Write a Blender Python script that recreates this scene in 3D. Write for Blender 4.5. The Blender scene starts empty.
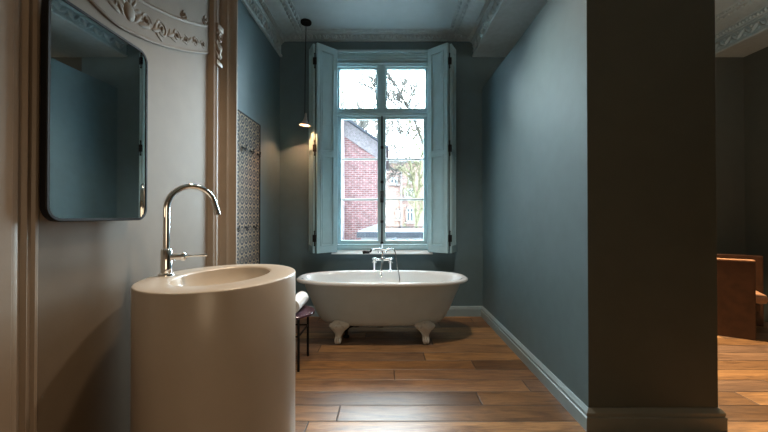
import bpy, bmesh, math, random
from mathutils import Vector, Matrix
PI = math.pi
random.seed(7)
scn = bpy.context.scene
COL = scn.collection
F = 341.0; CX = 388.0; CY = 215.0; H = 1.2

def P(px, py, Y):
    """world point seen at a photo position at depth Y (used once, to measure where things stand)"""
    return Vector(((px - CX) / F * Y, Y, H - (py - CY) / F * Y))

# ------------------------------------------------------------------ materials
def new_mat(name):
    m = bpy.data.materials.new(name); m.use_nodes = True
    nt = m.node_tree
    return m, nt, nt.nodes['Principled BSDF']

def N(nt, t, **kw):
    n = nt.nodes.new(t)
    for k, v in kw.items():
        if k in n.inputs: n.inputs[k].default_value = v
        else: setattr(n, k, v)
    return n

def L(nt, a, b): nt.links.new(a, b)

def math_n(nt, op, a, b=None, c=None):
    n = nt.nodes.new('ShaderNodeMath'); n.operation = op
    for i, v in enumerate((a, b, c)):
        if v is None: continue
        if hasattr(v, 'is_output') or isinstance(v, bpy.types.NodeSocket): nt.links.new(v, n.inputs[i])
        else: n.inputs[i].default_value = v
    return n.outputs[0]

def paint(name, col, rough=0.5, var=0.06, bump=0.04, scale=9.0, metal=0.0, spec=0.5, coat=0.0):
    m, nt, b = new_mat(name)
    tc = N(nt, 'ShaderNodeTexCoord')
    nz = N(nt, 'ShaderNodeTexNoise', Scale=scale, Detail=5.0)
    L(nt, tc.outputs['Object'], nz.inputs['Vector'])
    rp = N(nt, 'ShaderNodeValToRGB')
    rp.color_ramp.elements[0].position = 0.3; rp.color_ramp.elements[1].position = 0.7
    rp.color_ramp.elements[0].color = (*[c * (1 - var) for c in col], 1)
    rp.color_ramp.elements[1].color = (*[min(1, c * (1 + var)) for c in col], 1)
    L(nt, nz.outputs['Fac'], rp.inputs['Fac']); L(nt, rp.outputs['Color'], b.inputs['Base Color'])
    b.inputs['Roughness'].default_value = rough; b.inputs['Metallic'].default_value = metal
    b.inputs['Specular IOR Level'].default_value = spec
    b.inputs['Coat Weight'].default_value = coat
    if bump:
        n2 = N(nt, 'ShaderNodeTexNoise', Scale=scale * 14, Detail=3.0)
        L(nt, tc.outputs['Object'], n2.inputs['Vector'])
        bp = N(nt, 'ShaderNodeBump', Strength=bump, Distance=0.01)
        L(nt, n2.outputs['Fac'], bp.inputs['Height']); L(nt, bp.outputs['Normal'], b.inputs['Normal'])
    return m

M = {}
M['wall'] = paint('teal_grey_wall_paint', (0.116, 0.190, 0.219), 0.58, 0.05, 0.05)
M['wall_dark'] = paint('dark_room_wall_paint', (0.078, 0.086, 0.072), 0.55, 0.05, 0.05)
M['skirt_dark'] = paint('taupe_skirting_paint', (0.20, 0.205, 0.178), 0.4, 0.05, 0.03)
M['skirting'] = paint('blue_grey_skirting_paint', (0.25, 0.345, 0.375), 0.32, 0.04, 0.02)
M['ceiling'] = paint('pale_blue_grey_ceiling_paint', (0.38, 0.49, 0.53), 0.55, 0.03, 0.03)
M['cornice'] = paint('pale_blue_grey_plaster', (0.36, 0.46, 0.49), 0.5, 0.08, 0.12, 20)
M['joinery'] = paint('blue_grey_gloss_joinery_paint', (0.41, 0.61, 0.67), 0.36, 0.04, 0.02)
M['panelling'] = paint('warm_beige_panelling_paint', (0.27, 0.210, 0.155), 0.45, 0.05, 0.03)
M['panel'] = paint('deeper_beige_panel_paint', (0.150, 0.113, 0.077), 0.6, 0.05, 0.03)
M['black'] = paint('black_powder_coat', (0.005, 0.005, 0.006), 0.6, 0.1, 0.02, spec=0.25)
M['iron'] = paint('black_iron', (0.006, 0.006, 0.007), 0.6, 0.2, 0.05, spec=0.3)
M['chrome'] = paint('polished_chrome', (0.86, 0.87, 0.88), 0.06, 0.02, 0.0, metal=1.0)
M['enamel'] = paint('white_bath_enamel', (0.76, 0.80, 0.81), 0.10, 0.02, 0.0, coat=0.5)
M['tub_out'] = paint('off_white_bath_outer_paint', (0.47, 0.515, 0.51), 0.30, 0.03, 0.02)
M['foot'] = paint('white_cast_iron_foot', (0.50, 0.48, 0.43), 0.28, 0.06, 0.05, 30)
M['solid'] = paint('cream_solid_surface', (0.42, 0.36, 0.295), 0.30, 0.02, 0.01)
M['bowl'] = paint('cream_basin_bowl', (0.48, 0.41, 0.33), 0.18, 0.02, 0.0)
M['shade'] = paint('white_enamel_lamp_shade', (0.42, 0.41, 0.40), 0.4, 0.03, 0.0)
M['towel'] = paint('white_terry_towel', (0.78, 0.77, 0.76), 0.9, 0.06, 0.5, 40)
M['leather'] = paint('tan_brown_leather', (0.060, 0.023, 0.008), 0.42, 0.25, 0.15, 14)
M['leather_l'] = paint('pale_tan_leather', (0.36, 0.19, 0.10), 0.42, 0.2, 0.15, 14)  # lighter leather for the top strip and seat cushion
M['sill'] = paint('sill_daylight_white', (0.80, 0.84, 0.85), 0.3, 0.03, 0.0)  # whitened so the sill carries the daylight glare in its colour
M['white_frame'] = paint('white_outdoor_joinery', (0.6, 0.6, 0.6), 0.5, 0.03, 0.0)
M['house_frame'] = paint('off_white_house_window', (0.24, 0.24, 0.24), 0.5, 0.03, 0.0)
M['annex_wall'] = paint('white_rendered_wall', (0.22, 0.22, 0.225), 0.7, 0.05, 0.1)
M['fascia'] = paint('blue_grey_fascia', (0.018, 0.026, 0.038), 0.6, 0.05, 0.0)
M['slate'] = paint('weathered_grey_slate', (0.125, 0.118, 0.125), 0.7, 0.3, 0.2, 16)
M['bark'] = paint('grey_brown_bark', (0.05, 0.046, 0.04), 0.85, 0.4, 0.3, 20)
M['lichen'] = paint('yellow_green_lichened_bark', (0.115, 0.11, 0.06), 0.85, 0.5, 0.3, 6)
M['dark_leaf'] = paint('dark_hedge_leaf', (0.045, 0.05, 0.06), 0.7, 0.5, 0.2, 20)
M['ground'] = paint('yard_paving', (0.2, 0.19, 0.18), 0.8, 0.2, 0.1)
M['bounce_pale'] = paint('pale_bounce_surface', (0.66, 0.67, 0.67), 0.8, 0.2, 0.3, 30)  # surface of the added slab that bounces daylight indoors
M['win_dark'] = paint('reflecting_window_glass', (0.07, 0.085, 0.10), 0.25, 0.1, 0.0)

def stone_mat():
    m, nt, b = new_mat('purple_veined_stone')
    tc = N(nt, 'ShaderNodeTexCoord')
    nz = N(nt, 'ShaderNodeTexNoise', Scale=14.0, Detail=8.0, Distortion=1.6)
    L(nt, tc.outputs['Object'], nz.inputs['Vector'])
    rp = N(nt, 'ShaderNodeValToRGB')
    e = rp.color_ramp.elements
    e[0].position = 0.35; e[0].color = (0.03, 0.010, 0.018, 1); e[1].position = 0.75; e[1].color = (0.16, 0.10, 0.13, 1)
    L(nt, nz.outputs['Fac'], rp.inputs['Fac']); L(nt, rp.outputs['Color'], b.inputs['Base Color'])
    b.inputs['Roughness'].default_value = 0.15
    return m
M['stone'] = stone_mat()

def glass_mat(name, tint=(1, 1, 1), refl=0.9):
    m, nt, b = new_mat(name)
    nt.nodes.remove(b)
    out = nt.nodes['Material Output']
    tr = N(nt, 'ShaderNodeBsdfTransparent'); tr.inputs['Color'].default_value = (*tint, 1)
    gl = N(nt, 'ShaderNodeBsdfGlossy', Roughness=0.0)
    fr = N(nt, 'ShaderNodeFresnel', IOR=1.45)
    mx = N(nt, 'ShaderNodeMixShader')
    L(nt, math_n(nt, 'MULTIPLY', fr.outputs[0], refl), mx.inputs[0])
    L(nt, tr.outputs[0], mx.inputs[1]); L(nt, gl.outputs[0], mx.inputs[2])
    L(nt, mx.outputs[0], out.inputs['Surface'])
    return m
M['glass'] = glass_mat('clear_window_glass', (0.96, 0.98, 0.98))

def mirror_mat():
    m, nt, b = new_mat('silvered_mirror')
    b.inputs['Base Color'].default_value = (0.90, 0.93, 0.92, 1)
    b.inputs['Metallic'].default_value = 1.0; b.inputs['Roughness'].default_value = 0.015
    return m
M['mirror'] = mirror_mat()

def emit_mat(name, col, s):
    m, nt, b = new_mat(name)
    b.inputs['Base Color'].default_value = (*col, 1)
    b.inputs['Emission Color'].default_value = (*col, 1); b.inputs['Emission Strength'].default_value = s
    return m
M['bulb'] = emit_mat('warm_lamp_bulb', (1.0, 0.62, 0.28), 5.0)

def floor_mat():
    m, nt, b = new_mat('oiled_oak_planks')
    tc = N(nt, 'ShaderNodeTexCoord'); sp = N(nt, 'ShaderNodeSeparateXYZ')
    L(nt, tc.outputs['Object'], sp.inputs[0])
    X, Y = sp.outputs[0], sp.outputs[1]
    W = 0.1660
    yr = math_n(nt, 'DIVIDE', math_n(nt, 'ADD', Y, 4.0 - 0.0), W)
    yr = math_n(nt, 'SUBTRACT', yr, (4.0 + 2.657) / W - math.floor((4.0 + 2.657) / W))
    row = math_n(nt, 'FLOOR', yr); fy = math_n(nt, 'FRACT', yr)
    wn = N(nt, 'ShaderNodeTexWhiteNoise', noise_dimensions='1D'); L(nt, row, wn.inputs['W'])
    xs = math_n(nt, 'DIVIDE', math_n(nt, 'ADD', X, math_n(nt, 'MULTIPLY', wn.outputs['Value'], 7.3)), 1.75)
    idx = math_n(nt, 'FLOOR', xs); fx = math_n(nt, 'FRACT', xs)
    cid = N(nt, 'ShaderNodeCombineXYZ'); L(nt, row, cid.inputs[0]); L(nt, idx, cid.inputs[1])
    w2 = N(nt, 'ShaderNodeTexWhiteNoise', noise_dimensions='3D'); L(nt, cid.outputs[0], w2.inputs['Vector'])
    r1 = w2.outputs['Value']
    # grain, stretched along the plank and shifted per plank
    gv = N(nt, 'ShaderNodeCombineXYZ')
    L(nt, math_n(nt, 'MULTIPLY', X, 1.3), gv.inputs[0])
    L(nt, math_n(nt, 'MULTIPLY', Y, 8.0), gv.inputs[1])
    L(nt, math_n(nt, 'MULTIPLY', r1, 37.0), gv.inputs[2])
    g1 = N(nt, 'ShaderNodeTexNoise', Scale=2.2, Detail=8.0, Roughness=0.62, Distortion=1.2)
    L(nt, gv.outputs[0], g1.inputs['Vector'])
    wv = N(nt, 'ShaderNodeTexWave', Scale=0.9, Distortion=9.0, Detail=3.0)
    wv.inputs['Detail Scale'].default_value = 1.2
    wv.bands_direction = 'Y'
    L(nt, gv.outputs[0], wv.inputs['Vector'])
    fv = N(nt, 'ShaderNodeCombineXYZ')
    L(nt, math_n(nt, 'MULTIPLY', X, 5.0), fv.inputs[0]); L(nt, math_n(nt, 'MULTIPLY', Y, 70.0), fv.inputs[1]); L(nt, math_n(nt, 'MULTIPLY', r1, 53.0), fv.inputs[2])
    g3 = N(nt, 'ShaderNodeTexNoise', Scale=1.6, Detail=5.0, Roughness=0.7, Distortion=0.8); L(nt, fv.outputs[0], g3.inputs['Vector'])
    g2 = N(nt, 'ShaderNodeTexNoise', Scale=1.1, Detail=4.0)
    L(nt, gv.outputs[0], g2.inputs['Vector'])
    base = N(nt, 'ShaderNodeValToRGB')
    e = base.color_ramp.elements
    e[0].position = 0.0; e[0].color = (0.135, 0.070, 0.027, 1)
    e[1].position = 1.0; e[1].color = (0.40, 0.225, 0.095, 1)
    k = e.new(0.35); k.color = (0.25, 0.130, 0.048, 1)
    k = e.new(0.62); k.color = (0.20, 0.125, 0.080, 1)
    k = e.new(0.8); k.color = (0.34, 0.180, 0.068, 1)
    L(nt, r1, base.inputs['Fac'])
    dark = N(nt, 'ShaderNodeMix', data_type='RGBA', blend_type='MULTIPLY')
    gr = N(nt, 'ShaderNodeValToRGB')
    gr.color_ramp.elements[0].position = 0.36; gr.color_ramp.elements[0].color = (0.36, 0.33, 0.32, 1)
    gr.color_ramp.elements[1].position = 0.60; gr.color_ramp.elements[1].color = (1.12, 1.10, 1.06, 1)
    mixg = math_n(nt, 'ADD', math_n(nt, 'MULTIPLY', g1.outputs['Fac'], 0.62), math_n(nt, 'MULTIPLY', g3.outputs['Fac'], 0.38))
    L(nt, mixg, gr.inputs['Fac'])
    dark.inputs[0].default_value = 1.0
    L(nt, base.outputs['Color'], dark.inputs[6]); L(nt, gr.outputs['Color'], dark.inputs[7])
    # seams
    ey = math_n(nt, 'MULTIPLY', math_n(nt, 'MINIMUM', fy, math_n(nt, 'SUBTRACT', 1.0, fy)), W)
    ex = math_n(nt, 'MULTIPLY', math_n(nt, 'MINIMUM', fx, math_n(nt, 'SUBTRACT', 1.0, fx)), 1.75)
    ed = math_n(nt, 'MINIMUM', ey, ex)
    seam = N(nt, 'ShaderNodeMapRange'); seam.inputs['From Min'].default_value = 0.0008; seam.inputs['From Max'].default_value = 0.0055
    L(nt, ed, seam.inputs['Value'])
    sm = N(nt, 'ShaderNodeMix', data_type='RGBA')
    L(nt, seam.outputs[0], sm.inputs[0]); sm.inputs[6].default_value = (0.02, 0.012, 0.008, 1)
    L(nt, dark.outputs[2], sm.inputs[7]); L(nt, sm.outputs[2], b.inputs['Base Color'])
    ro = N(nt, 'ShaderNodeMapRange'); ro.inputs['To Min'].default_value = 0.30; ro.inputs['To Max'].default_value = 0.46; b.inputs['Specular IOR Level'].default_value = 0.75
    L(nt, g2.outputs['Fac'], ro.inputs['Value']); L(nt, ro.outputs[0], b.inputs['Roughness'])
    hb = math_n(nt, 'ADD', math_n(nt, 'MULTIPLY', mixg, 0.35), math_n(nt, 'MULTIPLY', seam.outputs[0], 1.0))
    bp = N(nt, 'ShaderNodeBump', Strength=0.6, Distance=0.006)
    L(nt, hb, bp.inputs['Height']); L(nt, bp.outputs['Normal'], b.inputs['Normal'])
    return m
M['floor'] = floor_mat()

def brick_mat(name, c1, c2, mortar, scale, weather=None):
    m, nt, b = new_mat(name)
    tc = N(nt, 'ShaderNodeTexCoord'); sp = N(nt, 'ShaderNodeSeparateXYZ'); L(nt, tc.outputs['Object'], sp.inputs[0])
    cb = N(nt, 'ShaderNodeCombineXYZ')
    L(nt, math_n(nt, 'ADD', sp.outputs[0], sp.outputs[1]), cb.inputs[0]); L(nt, sp.outputs[2], cb.inputs[1])
    br = N(nt, 'ShaderNodeTexBrick', Scale=scale)
    br.inputs['Color1'].default_value = (*c1, 1); br.inputs['Color2'].default_value = (*c2, 1); br.inputs['Mortar'].default_value = (*mortar, 1)
    br.inputs['Brick Width'].default_value = 0.225; br.inputs['Row Height'].default_value = 0.075; br.inputs['Mortar Size'].default_value = 0.012
    L(nt, cb.outputs[0], br.inputs['Vector'])
    nz = N(nt, 'ShaderNodeTexNoise', Scale=7.0, Detail=6.0); L(nt, tc.outputs['Object'], nz.inputs['Vector'])
    rp = N(nt, 'ShaderNodeValToRGB')
    rp.color_ramp.elements[0].position = 0.35; rp.color_ramp.elements[0].color = (0.75, 0.75, 0.75, 1)
    rp.color_ramp.elements[1].position = 0.68; rp.color_ramp.elements[1].color = (1.35, 1.35, 1.35, 1)
    L(nt, nz.outputs['Fac'], rp.inputs['Fac'])
    mx = N(nt, 'ShaderNodeMix', data_type='RGBA', blend_type='MULTIPLY'); mx.inputs[0].default_value = 1.0
    L(nt, br.outputs['Color'], mx.inputs[6]); L(nt, rp.outputs['Color'], mx.inputs[7])
    L(nt, mx.outputs[2], b.inputs['Base Color']); b.inputs['Roughness'].default_value = 0.85
    return m
M['brick'] = brick_mat('red_garden_brick', (0.15, 0.060, 0.060), (0.105, 0.038, 0.040), (0.19, 0.16, 0.16), 1.35)
M['brick2'] = brick_mat('pale_pink_brick', (0.185, 0.108, 0.095), (0.16, 0.085, 0.074), (0.19, 0.155, 0.14), 1.0)
M['brick_dark'] = brick_mat('dark_brown_brick', (0.07, 0.05, 0.045), (0.055, 0.04, 0.036), (0.10, 0.09, 0.085), 1.0)
M['brick_pale'] = brick_mat('whitewashed_brick', (0.20, 0.165, 0.18), (0.18, 0.145, 0.16), (0.21, 0.19, 0.20), 1.0)

def pattern_mat():
    m, nt, b = new_mat('blue_and_cream_medallion_pattern')
    tc = N(nt, 'ShaderNodeTexCoord'); sp = N(nt, 'ShaderNodeSeparateXYZ'); L(nt, tc.outputs['Object'], sp.inputs[0])
    T = 0.088
    u = math_n(nt, 'SUBTRACT', math_n(nt, 'FRACT', math_n(nt, 'DIVIDE', math_n(nt, 'ADD', sp.outputs[1], 5.0), T)), 0.5)
    v = math_n(nt, 'SUBTRACT', math_n(nt, 'FRACT', math_n(nt, 'DIVIDE', math_n(nt, 'ADD', sp.outputs[2], 5.0), T)), 0.5)
    au, av = math_n(nt, 'ABSOLUTE', u), math_n(nt, 'ABSOLUTE', v)
    r = math_n(nt, 'SQRT', math_n(nt, 'ADD', math_n(nt, 'MULTIPLY', u, u), math_n(nt, 'MULTIPLY', v, v)))
    disc = math_n(nt, 'LESS_THAN', r, 0.46)
    gap = math_n(nt, 'LESS_THAN', math_n(nt, 'ABSOLUTE', math_n(nt, 'SUBTRACT', r, 0.19)), 0.055)
    star = math_n(nt, 'LESS_THAN', math_n(nt, 'ADD', math_n(nt, 'SUBTRACT', 0.5, au), math_n(nt, 'SUBTRACT', 0.5, av)), 0.13)
    f = math_n(nt, 'MAXIMUM', math_n(nt, 'MULTIPLY', disc, math_n(nt, 'SUBTRACT', 1.0, gap)), star)
    mx = N(nt, 'ShaderNodeMix', data_type='RGBA'); L(nt, f, mx.inputs[0])
    mx.inputs[6].default_value = (0.30, 0.225, 0.14, 1); mx.inputs[7].default_value = (0.022, 0.023, 0.030, 1)
    L(nt, mx.outputs[2], b.inputs['Base Color']); b.inputs['Roughness'].default_value = 0.7
    return m
M['pattern'] = pattern_mat()

# ------------------------------------------------------------------ mesh helpers
def add_box(bm, x0, x1, y0, y1, z0, z1, bev=0.0):
    v = [bm.verts.new(p) for p in ((x0, y0, z0), (x1, y0, z0), (x1, y1, z0), (x0, y1, z0), (x0, y0, z1), (x1, y0, z1), (x1, y1, z1), (x0, y1, z1))]
    fs = [bm.faces.new([v[i] for i in q]) for q in ((0, 3, 2, 1), (4, 5, 6, 7), (0, 1, 5, 4), (1, 2, 6, 5), (2, 3, 7, 6), (3, 0, 4, 7))]
    if bev:
        es = list({e for f in fs for e in f.edges})
        bmesh.ops.bevel(bm, geom=es, offset=bev, segments=2, affect='EDGES', profile=0.5)

def box(*a, **k):
    bm = bmesh.new(); add_box(bm, *a, **k); return bm

def add_prism(bm, poly, a, b, axis):
    """extrude a polygon of (p, q) along an axis from a to b; axis 'x': (y,z), 'y': (x,z), 'z': (x,y)"""
    def pt(p, q, t): return {'x': (t, p, q), 'y': (p, t, q), 'z': (p, q, t)}[axis]
    A = [bm.verts.new(pt(p, q, a)) for p, q in poly]; B = [bm.verts.new(pt(p, q, b)) for p, q in poly]
    n = len(poly)
    for i in range(n): bm.faces.new((A[i], A[(i + 1) % n], B[(i + 1) % n], B[i]))
    bm.faces.new(A[::-1]); bm.faces.new(B)

def add_tube(bm, pts, r, seg=8, cap=True, closed=False):
    pts = [Vector(p) for p in pts]; n = len(pts)
    rs = r if isinstance(r, (list, tuple)) else [r] * n
    rings = []; ref = None
    for i, p in enumerate(pts):
        if closed: t = pts[(i + 1) % n] - pts[i - 1]
        else: t = pts[min(i + 1, n - 1)] - pts[max(i - 1, 0)]
        t.normalize()
        if ref is None:
            ref = Vector((0, 0, 1)) if abs(t.z) < 0.9 else Vector((1, 0, 0))
        s = ref - t * ref.dot(t)
        if s.length < 1e-5: s = t.orthogonal()
        s.normalize(); ref = s; w = t.cross(s)
        rings.append([bm.verts.new(p + (s * math.cos(2 * PI * k / seg) + w * math.sin(2 * PI * k / seg)) * rs[i]) for k in range(seg)])
    m = n if closed else n - 1
    for i in range(m):
        a, b = rings[i], rings[(i + 1) % n]
        for k in range(seg): bm.faces.new((a[k], a[(k + 1) % seg], b[(k + 1) % seg], b[k]))
    if cap and not closed:
        bm.faces.new(rings[0][::-1]); bm.faces.new(rings[-1])

def add_lathe(bm, prof, c, seg=32, axis='z', sx=1.0, sy=1.0):
    """prof: list of (radius, height)"""
    rings = []
    for r, h in prof:
        if r < 1e-6: rings.append([bm.verts.new(_ax(c, 0, 0, h, axis))]); continue
        rings.append([bm.verts.new(_ax(c, r * sx * math.cos(2 * PI * k / seg), r * sy * math.sin(2 * PI * k / seg), h, axis)) for k in range(seg)])
    for a, b in zip(rings, rings[1:]):
        if len(a) == 1 and len(b) == 1: continue
        for k in range(seg):
            k2 = (k + 1) % seg
            if len(a) == 1: bm.faces.new((a[0], b[k2], b[k]))
            elif len(b) == 1: bm.faces.new((a[k], a[k2], b[0]))
            else: bm.faces.new((a[k], a[k2], b[k2], b[k]))
    if len(rings[0]) > 1: bm.faces.new(rings[0][::-1])
    if len(rings[-1]) > 1: bm.faces.new(rings[-1])

def _ax(c, a, b, h, axis):
    c = Vector(c)
    if axis == 'z': return c + Vector((a, b, h))
    if axis == 'x': return c + Vector((h, a, b))
    return c + Vector((a, h, b))

def add_ball(bm, c, r, sub=1, scale=(1, 1, 1), rot=None):
    mat = Matrix.Translation(c)
    if rot is not None: mat = mat @ rot
    mat = mat @ Matrix.Diagonal((*scale, 1))
    bmesh.ops.create_icosphere(bm, subdivisions=sub, radius=r, matrix=mat)

def loft(bm, rings, closed_ends=(False, False)):
    R = [[bm.verts.new(p) for p in r] for r in rings]; n = len(R[0])
    for a, b in zip(R, R[1:]):
        for k in range(n): bm.faces.new((a[k], a[(k + 1) % n], b[(k + 1) % n], b[k]))
    if closed_ends[0]: bm.faces.new(R[0][::-1])
    if closed_ends[1]: bm.faces.new(R[-1])

def world_loc(o):
    v = Vector((0, 0, 0))
    while o: v = v + o.location; o = o.parent
    return v

def obj(name, bm, mat, parent=None, smooth=False, angle=40, origin=None):
    """one mesh object; shapes are given in world metres"""
    bmesh.ops.remove_doubles(bm, verts=bm.verts, dist=1e-6)
    bmesh.ops.recalc_face_normals(bm, faces=bm.faces)
    off = Vector((0, 0, 0))
    if parent is not None: off = world_loc(parent)
    elif origin is not None: off = Vector(origin)
    bmesh.ops.translate(bm, verts=bm.verts, vec=-off)
    me = bpy.data.meshes.new(name); bm.to_mesh(me); bm.free()
    o = bpy.data.objects.new(name, me); COL.objects.link(o)
    mats = mat if isinstance(mat, (list, tuple)) else [mat]
    for m in mats: me.materials.append(m)
    if parent is not None: o.parent = parent
    elif origin is not None: o.location = origin
    if smooth:
        for p in me.polygons: p.use_smooth = True
        try: me.set_sharp_from_angle(angle=math.radians(angle))
        except Exception: pass
    return o

def thing(name, label, cat, loc, group=None):
    o = bpy.data.objects.new(name, None); COL.objects.link(o)
    o.location = loc; o.empty_display_size = 0.1
    o['label'] = label; o['category'] = cat
    if group: o['group'] = group
    return o

def tag(o, label, cat, group=None):
    o['label'] = label; o['category'] = cat
    if group: o['group'] = group
    return o

def struct(name, bm, mat, **k):
    o = obj(name, bm, mat, **k)
    if o.parent is None: o['kind'] = 'structure'
    return o

# ------------------------------------------------------------------ main measures
BACK = 4.06
LEFT = -1.29; RIGHT = 4.25; REAR = -1.6; CEIL = 3.36
PX0, PX1 = 1.125, 1.853; PY0 = 1.922; PTOP = 2.71
BRX, BRY0, BRY1 = -1.11, -1.6, 2.395
E0, E1 = 1.083, 2.098; EC = (E0 + E1) / 2       # panelled chimney breast face and extent
WX0, WX1, WZ0, WZ1 = -0.645, 0.505, 0.752, 3.150   # window opening

# ------------------------------------------------------------------ room shell
struct('floor', box(LEFT - 0.1, RIGHT + 0.1, REAR - 0.1, BACK + 0.24, -0.06, 0.0), M['floor'])
struct('ceiling', box(LEFT - 0.1, RIGHT + 0.1, REAR - 0.1, BACK + 0.24, CEIL, CEIL + 0.1), M['ceiling'])
struct('wall_left', box(LEFT - 0.1, LEFT, REAR - 0.1, BACK + 0.24, 0, CEIL), M['wall'])
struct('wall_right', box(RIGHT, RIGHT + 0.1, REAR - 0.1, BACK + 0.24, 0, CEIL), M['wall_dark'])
struct('wall_rear', box(LEFT, RIGHT, REAR - 0.1, REAR, 0, CEIL), M['panelling'])
bm = bmesh.new()
y0, y1 = BACK, BACK + 0.22
add_box(bm, LEFT, WX0, y0, y1, 0, CEIL); add_box(bm, WX1, PX1 - 0.3, y0, y1, 0, CEIL); add_box(bm, PX1 - 0.3, RIGHT, y0, y1, 0, CEIL)
add_box(bm, WX0, WX1, y0, y1, 0, WZ0); add_box(bm, WX0, WX1, y0, y1, WZ1, CEIL)
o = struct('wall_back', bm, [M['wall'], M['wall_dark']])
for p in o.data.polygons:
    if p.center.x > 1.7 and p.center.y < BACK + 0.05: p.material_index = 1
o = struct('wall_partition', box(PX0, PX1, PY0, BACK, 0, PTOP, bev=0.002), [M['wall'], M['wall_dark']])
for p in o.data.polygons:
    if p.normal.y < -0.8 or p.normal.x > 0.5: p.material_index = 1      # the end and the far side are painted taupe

# skirting: profile (out, z)
SK = [(0, 0), (0.022, 0), (0.022, 0.088), (0.017, 0.094), (0.017, 0.102), (0.012, 0.112), (0.006, 0.118), (0, 0.120)]
bm = bmesh.new(); add_prism(bm, [(BACK - o, z) for o, z in SK], LEFT, PX0, 'x')
struct('baseboard_back', bm, M['skirting'])
bm = bmesh.new(); add_prism(bm, [(BACK - o, z) for o, z in SK], PX1, RIGHT, 'x')
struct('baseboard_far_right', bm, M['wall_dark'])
bm = bmesh.new(); add_prism(bm, [(LEFT + o, z) for o, z in SK], BRY1, BACK, 'y')
struct('baseboard_left', bm, M['skirting'])
bm = bmesh.new()      # skirting running round the partition, mitred at its corners
path = [Vector((PX0, BACK, 0)), Vector((PX0, PY0, 0)), Vector((PX1, PY0, 0)), Vector((PX1, BACK, 0))]
nor = [Vector((-1, 0, 0)), Vector((-1, -1, 0)), Vector((1, -1, 0)), Vector((1, 0, 0))]
SKP = [(0, 0), (0.026, 0), (0.026, 0.074), (0.019, 0.080), (0.022, 0.087), (0.022, 0.099), (0.013, 0.110), (0.006, 0.118), (0, 0.120)]
loft_r = [[p + n * o + Vector((0, 0, z)) for o, z in SKP] for p, n in zip(path, nor)]
loft(bm, loft_r, (True, True))
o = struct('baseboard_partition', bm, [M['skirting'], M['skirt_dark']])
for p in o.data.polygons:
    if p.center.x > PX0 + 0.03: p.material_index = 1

# cornice: (out from wall, z)
CO = [(0, 3.085), (0.020, 3.085), (0.028, 3.095), (0.028, 3.108), (0.014, 3.118), (0.014, 3.232), (0.028, 3.238), (0.028, 3.250), (0.040, 3.256), (0.058, 3.280),
      (0.075, 3.284), (0.080, 3.294), (0.105, 3.298), (0.125, 3.304), (0.165, 3.314), (0.200, 3.330), (0.212, 3.342), (0.245, 3.342), (0.252, 3.334),
      (0.275, 3.334), (0.284, 3.346), (0.315, 3.349), (0.322, CEIL), (0, CEIL)]

def cornice_ornament(bm, wx, sgn, ya, yb):
    """leaf band on the fascia, egg band below the cove, flowers on the ceiling band"""
    y = ya + 0.04; k = 0
    while y < yb - 0.03:
        a = 0.6 if k % 2 else -0.6
        add_ball(bm, (wx + sgn * 0.014, y, 3.175), 0.052, 1, (0.62, 0.36, 1.0), Matrix.Rotation(a, 4, 'X'))
        add_ball(bm, (wx + sgn * 0.016, y + 0.036, 3.205), 0.018, 1)
        add_ball(bm, (wx + sgn * 0.016, y + 0.036, 3.142), 0.018, 1)
        for q in (0, 0.036):
            add_ball(bm, (wx + sgn * 0.062, y + q, 3.268), 0.024, 1, (1.0, 0.56, 1.0))
        add_ball(bm, (wx + sgn * 0.228, y, 3.340), 0.020, 1, (0.9, 1.2, 0.9))
        add_ball(bm, (wx + sgn * 0.298, y + 0.036, 3.344), 0.020, 1, (0.8, 1.0, 0.9))
        y += 0.072; k += 1

def side_cornice(name, wx, sgn, ya, yb, mat, ornament_from=None):
    bm = bmesh.new()
    add_prism(bm, [(wx + sgn * o, z) for o, z in CO], ya, yb, 'y')
    cornice_ornament(bm, wx, sgn, ornament_from if ornament_from else ya, yb)
    return struct(name, bm, mat, smooth=True, angle=35)

side_cornice('trim_1', LEFT, 1, BRY1 + 0.01, BACK, M['cornice'], 2.7)
BMX0, BMX1 = 1.032, 1.98
struct('trim_2', box(BMX0, BMX1, REAR, BACK, 3.085, CEIL), M['cornice'])           # dropped beam over the partition
side_cornice('trim_3', BMX0, -1, REAR, BACK, M['cornice'], 2.5)
struct('trim_4', box(3.86, RIGHT, REAR, BACK, 3.085, CEIL), M['cornice'])           # beam along the far right wall
side_cornice('trim_5', 3.86, -1, REAR, BACK, M['cornice'], 2.0)
BC = [(0, 3.272), (0.030, 3.272), (0.036, 3.282), (0.030, 3.292), (0.042, 3.300), (0.060, 3.318), (0.066, 3.330), (0.090, 3.334), (0.096, 3.346), (0.118, 3.350), (0.124, CEIL), (0, CEIL)]
bm = bmesh.new()
add_prism(bm, [(BACK - o, z) for o, z in BC], LEFT, BMX0, 'x')
x = LEFT + 0.05; k = 0
while x < BMX0 - 0.05:
    add_ball(bm, (x, BACK - 0.052, 3.302), 0.028, 1, (0.62, 0.9, 1.05), Matrix.Rotation(0.5 if k % 2 else -0.5, 4, 'Y'))
    add_ball(bm, (x + 0.024, BACK - 0.046, 3.300), 0.009, 1)
    x += 0.048; k += 1
struct('trim_6', bm, M['cornice'], smooth=True, angle=35)

# ------------------------------------------------------------------ panelled chimney breast on the left
struct('wall_chimney_breast', box(LEFT, BRX, REAR, BRY1, 0, CEIL), M['panel'])
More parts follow.
